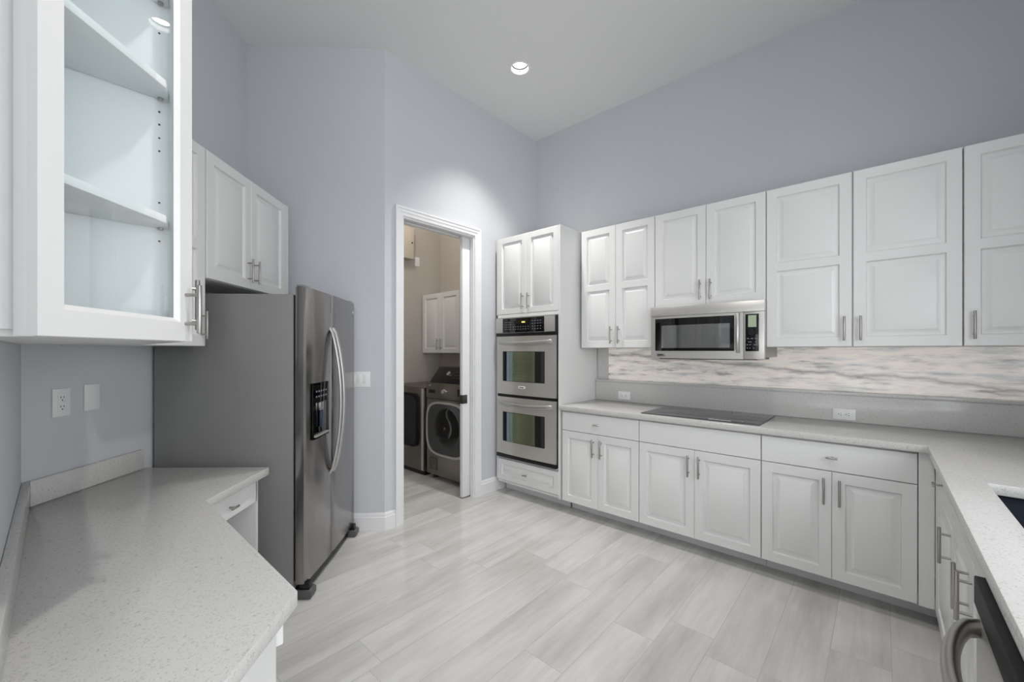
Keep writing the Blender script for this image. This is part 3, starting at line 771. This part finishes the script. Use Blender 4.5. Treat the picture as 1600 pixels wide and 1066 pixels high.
MB().prism([loc2(p) for p in ((xl, 1.060), (-0.034, 1.060), (-0.034, 1.0695), (xl, 1.0695))], ZB+0.012, 2.440).build('end_skin', M_cab, t)
# angled stile between end panel and door
MB().prism([loc2(p) for p in ((-0.0335, 1.0685), (-0.0335, 1.052), (-0.024, 1.022), A-dv*0.001, A+nv*0.012)], ZB, 2.440).build('corner_stile', M_cab, t)
for z in (1.688, 2.014, 2.255):
    sh = [(xl+0.014, 1.354), (0.195, 1.354), (0.178, 1.282), (-0.010, 1.094), (xl+0.014, 1.094)]
    so = MB().prism([loc2(p) for p in sh], z, z+0.018, bev=0.001).build('shelf', M_cabin, t)
    p = loc2((0.1765, 1.345)); MB().cyl((p[0], p[1], z-0.005), (p[0], p[1], z-0.0003), 0.006, 12).build('shelf_pin', M_nickel, so)
# door
ST, RB, RT = 0.048, 0.047, 0.060
k = MB()
zz0, zz1 = ZB+0.001, 2.439
for z0, z1 in ((zz0, zz0+RB), (zz1-RT, zz1)): k.box(0, 0, z0, GW, 0.02, z1)
for x0, x1 in ((0, ST), (GW-ST, GW)): k.box(x0, 0, zz0+RB, x1, 0.02, zz1-RT)
# sloped inner bead
bd = 0.010
for (xa, za, xb, zb, dx, dz) in ((ST, zz0+RB, GW-ST, zz0+RB, 0, 1), (ST, zz1-RT, GW-ST, zz1-RT, 0, -1)):
    v = [k.bm.verts.new(c) for c in ((xa,0.001,za), (xb,0.001,zb), (xb-bd,0.010,zb+dz*bd), (xa+bd,0.010,za+dz*bd))]; k.bm.faces.new(v)
for (xa, s) in ((ST, 1), (GW-ST, -1)):
    v = [k.bm.verts.new(c) for c in ((xa,0.001,zz0+RB), (xa,0.001,zz1-RT), (xa+s*bd,0.010,zz1-RT-bd), (xa+s*bd,0.010,zz0+RB+bd))]; k.bm.faces.new(v)
gd = k.build('door', M_cab, t, recalc=True)
MB().box(ST+0.002, 0.012, zz0+RB+0.002, GW-ST-0.002, 0.016, zz1-RT-0.002).build('glass_pane', M_pane, gd)
bar_pull(GW-0.028, 1.424, 1.548, so=0.032).build('handle', M_nickel, gd)

# ------------------------------------------------------------------ desk
ZD = 0.760
xl = XL+0.001
back = DA+0.002
poly = [(xl, xl-back), DS(3.215, back), DS(3.180, -1.660), (0.416, 2.079), (0.418, 1.120), (xl, xl+0.70)]
dk = MB().prism(poly, ZD-0.040, ZD, bev=0.002)
dk = tag(dk.build('desk_worktop', M_quartz), 'low white speckled quartz desk top with clipped corner, beside the refrigerator', 'countertop')
a0 = back; 
MB().prism([(xl+0.0225, xl+0.0225-a0), DS(3.190, a0), DS(3.190, a0+0.030), (xl+0.0225, xl+0.0225-a0-0.030)], ZD+0.0005, ZD+0.100, bev=0.001).build('backsplash', M_quartz, dk)
MB().prism([(xl, xl-a0-0.001), (xl+0.022, xl+0.022-a0-0.001), (xl+0.022, 0.66), (xl, 0.64)], ZD+0.0005, ZD+0.100, bev=0.001).build('backsplash', M_quartz, dk)
# desk carcass beside the fridge: drawer and leg panel, faces the room at 45 degrees
x, y = DS(2.56, -1.725)
t = thing('desk_drawer_unit', 'white desk apron with one drawer and a side leg panel, beside the refrigerator', 'desk', (x, y, 0), 45, 'built-in desk units')
wd = (3.150-2.56)/R2
MB().box(wd-0.020, 0.0, 0.0, wd, 0.58, ZD-0.0405).build('leg_panel', M_cab, t)
MB().box(-0.05, 0.0215, ZD-0.135, wd-0.0205, 0.56, ZD-0.0405).build('apron', M_cab, t)
front(t, 'drawer', -0.05, wd-0.004, 0.590, 0.706, 'none', ('t', 0.46))
x, y = 0.388, 1.150
t = thing('desk_drawer_unit', 'white desk support with an angled end panel under the clipped quartz corner', 'desk', (x, y, 0), 90, 'built-in desk units')
front(t, 'drawer', -0.022, 0.80, 0.636, 0.712, 'none', ('t', 0.46))
MB().box(0.0, 0.0215, 0.636, 0.80, 0.44, ZD-0.0405).build('apron', M_cab, t)
ep = MB()
def lp(X, Y): return (Y-1.150, 0.388-X)
ep.prism([lp(0.366, 1.116), lp(XL+0.002, 0.660), lp(XL+0.002, 0.690), lp(0.366, 1.149-0.005)], 0.0, ZD-0.0405)
ep.build('end_panel', M_cab, t)

# ------------------------------------------------------------------ laundry
def machine(name, label, y_start, dz):
    t = thing(name, label, name, (2.700, y_start, 0), -90, 'laundry machines')
    w = 0.686
    return t, w
M_consoleblack = mat('console_black', (0.03,0.03,0.035), 0.3, spec=0.3)
M_ring = mat('silver_ring', (0.78,0.78,0.77), 0.3, 0.6)
def squircle(cx, cz, a, b, e=3.6, n=64):
    out = []
    for k in range(n):
        th = 2*PI*k/n; c, s = math.cos(th), math.sin(th)
        out.append((cx+a*math.copysign(abs(c)**(2/e), c), cz+b*math.copysign(abs(s)**(2/e), s)))
    return out
def ring_xz(outer, inner, y0, y1):
    mb = MB().prism(outer, 0, 1, [inner])
    for v in mb.bm.verts: x, z, k = v.co; v.co = (x, y0+(y1-y0)*k, z)
    return mb
t, w = machine('washing_machine', 'graphite front-loading washer with round dark door and silver ring, beside the pocket door', 3.680, 0)
t['category'] = 'washer'
MB().box(0.0, 0.030, 0.045, w, 0.79, 1.035, 0.006).build('body', M_graph, t)
MB().box(0.0, 0.0, 0.870, w, 0.029, 1.035, 0.006).build('control_panel', M_graph, t)
pn = MB().box(0.0, 0.006, 0.055, w, 0.029, 0.866, 0.006).build('front_panel', M_graph, t)
cz, cx = 0.560, w/2
rg = ring_xz(squircle(cx, cz, 0.330, 0.285), squircle(cx, cz, 0.308, 0.263), -0.016, 0.006).build('door_ring', M_ring, t)
dr_ = MB().prism(squircle(cx, cz, 0.307, 0.262), 0, 1)
for v in dr_.bm.verts: a, b, k = v.co; v.co = (a, -0.010+0.014*k, b)
dr_ = dr_.build('door', mat('smoked_door', (0.33,0.335,0.34), 0.18, 0.4), t)
MB().lathe([(0.0001,-0.020), (0.10,-0.026), (0.175,-0.022), (0.200,-0.0105)], (cx+0.01, 0, cz+0.02), 'y', seg=56).build('porthole', M_drum, dr_)
MB().lathe([(0.0001,-0.030), (0.022,-0.030), (0.026,-0.004), (0.026,0.0)], (0.315, 0, 0.955), 'y').build('dial', M_chrome, t)
MB().box(0.045, -0.004, 0.925, 0.150, 0.0, 0.965, 0.002).build('detergent_drawer', M_dark, t)
MB().box(0.52, -0.003, 0.915, 0.64, 0.0, 0.990, 0.002).build('display', M_black, t)
MB().box(0.045, -0.002, 1.000, 0.080, 0.0, 1.014, 0.0005).build('badge', M_ring, t)
MB().box(0.055, 0.0, 0.105, 0.175, 0.0058, 0.235, 0.002).build('filter_cover', mat('filter_cover_grey', (0.38,0.37,0.35), 0.4, 0.4), t)
cs = MB().extrude_x([(0.03, 1.036), (0.30, 1.036), (0.30, 1.20), (0.165, 1.20)], 0.02, w, 0.004).build('console', M_consoleblack, t)
# tilted console knob and print sit on the sloping face
sl = Vector((0, 0.135, 0.164)).normalized(); nn = Vector((0, -0.164, 0.135)).normalized()
def on_slope(x, s): p = Vector((x, 0.03, 1.036))+sl*s; return p
p = on_slope(0.27, 0.115); MB().cyl(p, p+nn*0.022, 0.030, 24, 0.026).build('console_dial', M_chrome, cs)
k = MB()
for i in range(7):
    for s in (0.07, 0.11, 0.15):
        p = on_slope(0.36+i*0.042, s); k.tube([p+nn*0.001, p+nn*0.001+Vector((0.022,0,0))], 0.0025, seg=6)
k.build('key_marking', M_dimink, cs)
for px, py in ((0.06,0.08), (w-0.06,0.08), (0.06,0.72), (w-0.06,0.72)): MB().cyl((px,py,0), (px,py,0.0445), 0.024, 16).build('foot', M_black, t)

t, w = machine('dryer', 'dark graphite dryer with a square smoked door beside the washer', 4.425, 0)
MB().box(0.0, 0.010, 0.045, w, 0.79, 0.975, 0.012).build('body', M_graph, t)
MB().box(0.01, 0.03, 0.0, w-0.01, 0.75, 0.0445).build('plinth', M_black, t)
MB().box(w-0.030, -0.006, 0.06, w, 0.0098, 0.960, 0.003).build('corner_trim', M_ring, t)
dd = MB().prism(squircle(0.315, 0.60, 0.285, 0.300, 9), 0, 1)
for v in dd.bm.verts: a, b, k = v.co; v.co = (a, -0.020+0.029*k, b)
dd = dd.build('door', M_black, t)
gg = MB().prism(squircle(0.315, 0.60, 0.262, 0.277, 9), 0, 1)
for v in gg.bm.verts: a, b, k = v.co; v.co = (a, -0.0235+0.003*k, b)
gg.build('door_glass', mat('blue_smoke_glass', (0.16,0.17,0.20), 0.10, 0.2, spec=0.6), dd)
# laundry wall cabinet
t = thing('wall_cabinet', 'white two-door laundry cabinet on the wall above the washer', 'cabinet', (3.190, 4.440, 0), -90, 'laundry cabinets')
MB().box(0, 0.0215, 1.350, 0.74, 0.305, 2.10).build('carcass', M_cab, t)
front(t, 'door', 0.01, 0.375, 1.351, 2.099, 'one', ('bar','r','b')); front(t, 'door', 0.378, 0.738, 1.351, 2.099, 'one', ('bar','l','b'))
# breaker panel
t = thing('breaker_panel', 'beige metal breaker panel high on the laundry wall', 'electrical panel', (2.72, LY-0.001, 2.525), 0)
MB().box(0, -0.10, 0, 0.285, 0.0, 0.390, 0.004).build('cover', mat('beige_enamel', (0.80,0.765,0.715), 0.4), t)
MB().cyl((0.255, -0.106, 0.20), (0.255, -0.100, 0.20), 0.009, 14).build('knob', M_dark, t)
# supply hose
hs = [(3.485, 3.17, 1.06), (3.44, 3.17, 1.10), (3.40, 3.17, 1.26), (3.43, 3.17, 1.36), (3.485, 3.17, 1.38)]
tag(MB().tube(hs, 0.012, seg=12).build('supply_hose', M_black), 'short black supply hose on the laundry wall behind the washer', 'hose')
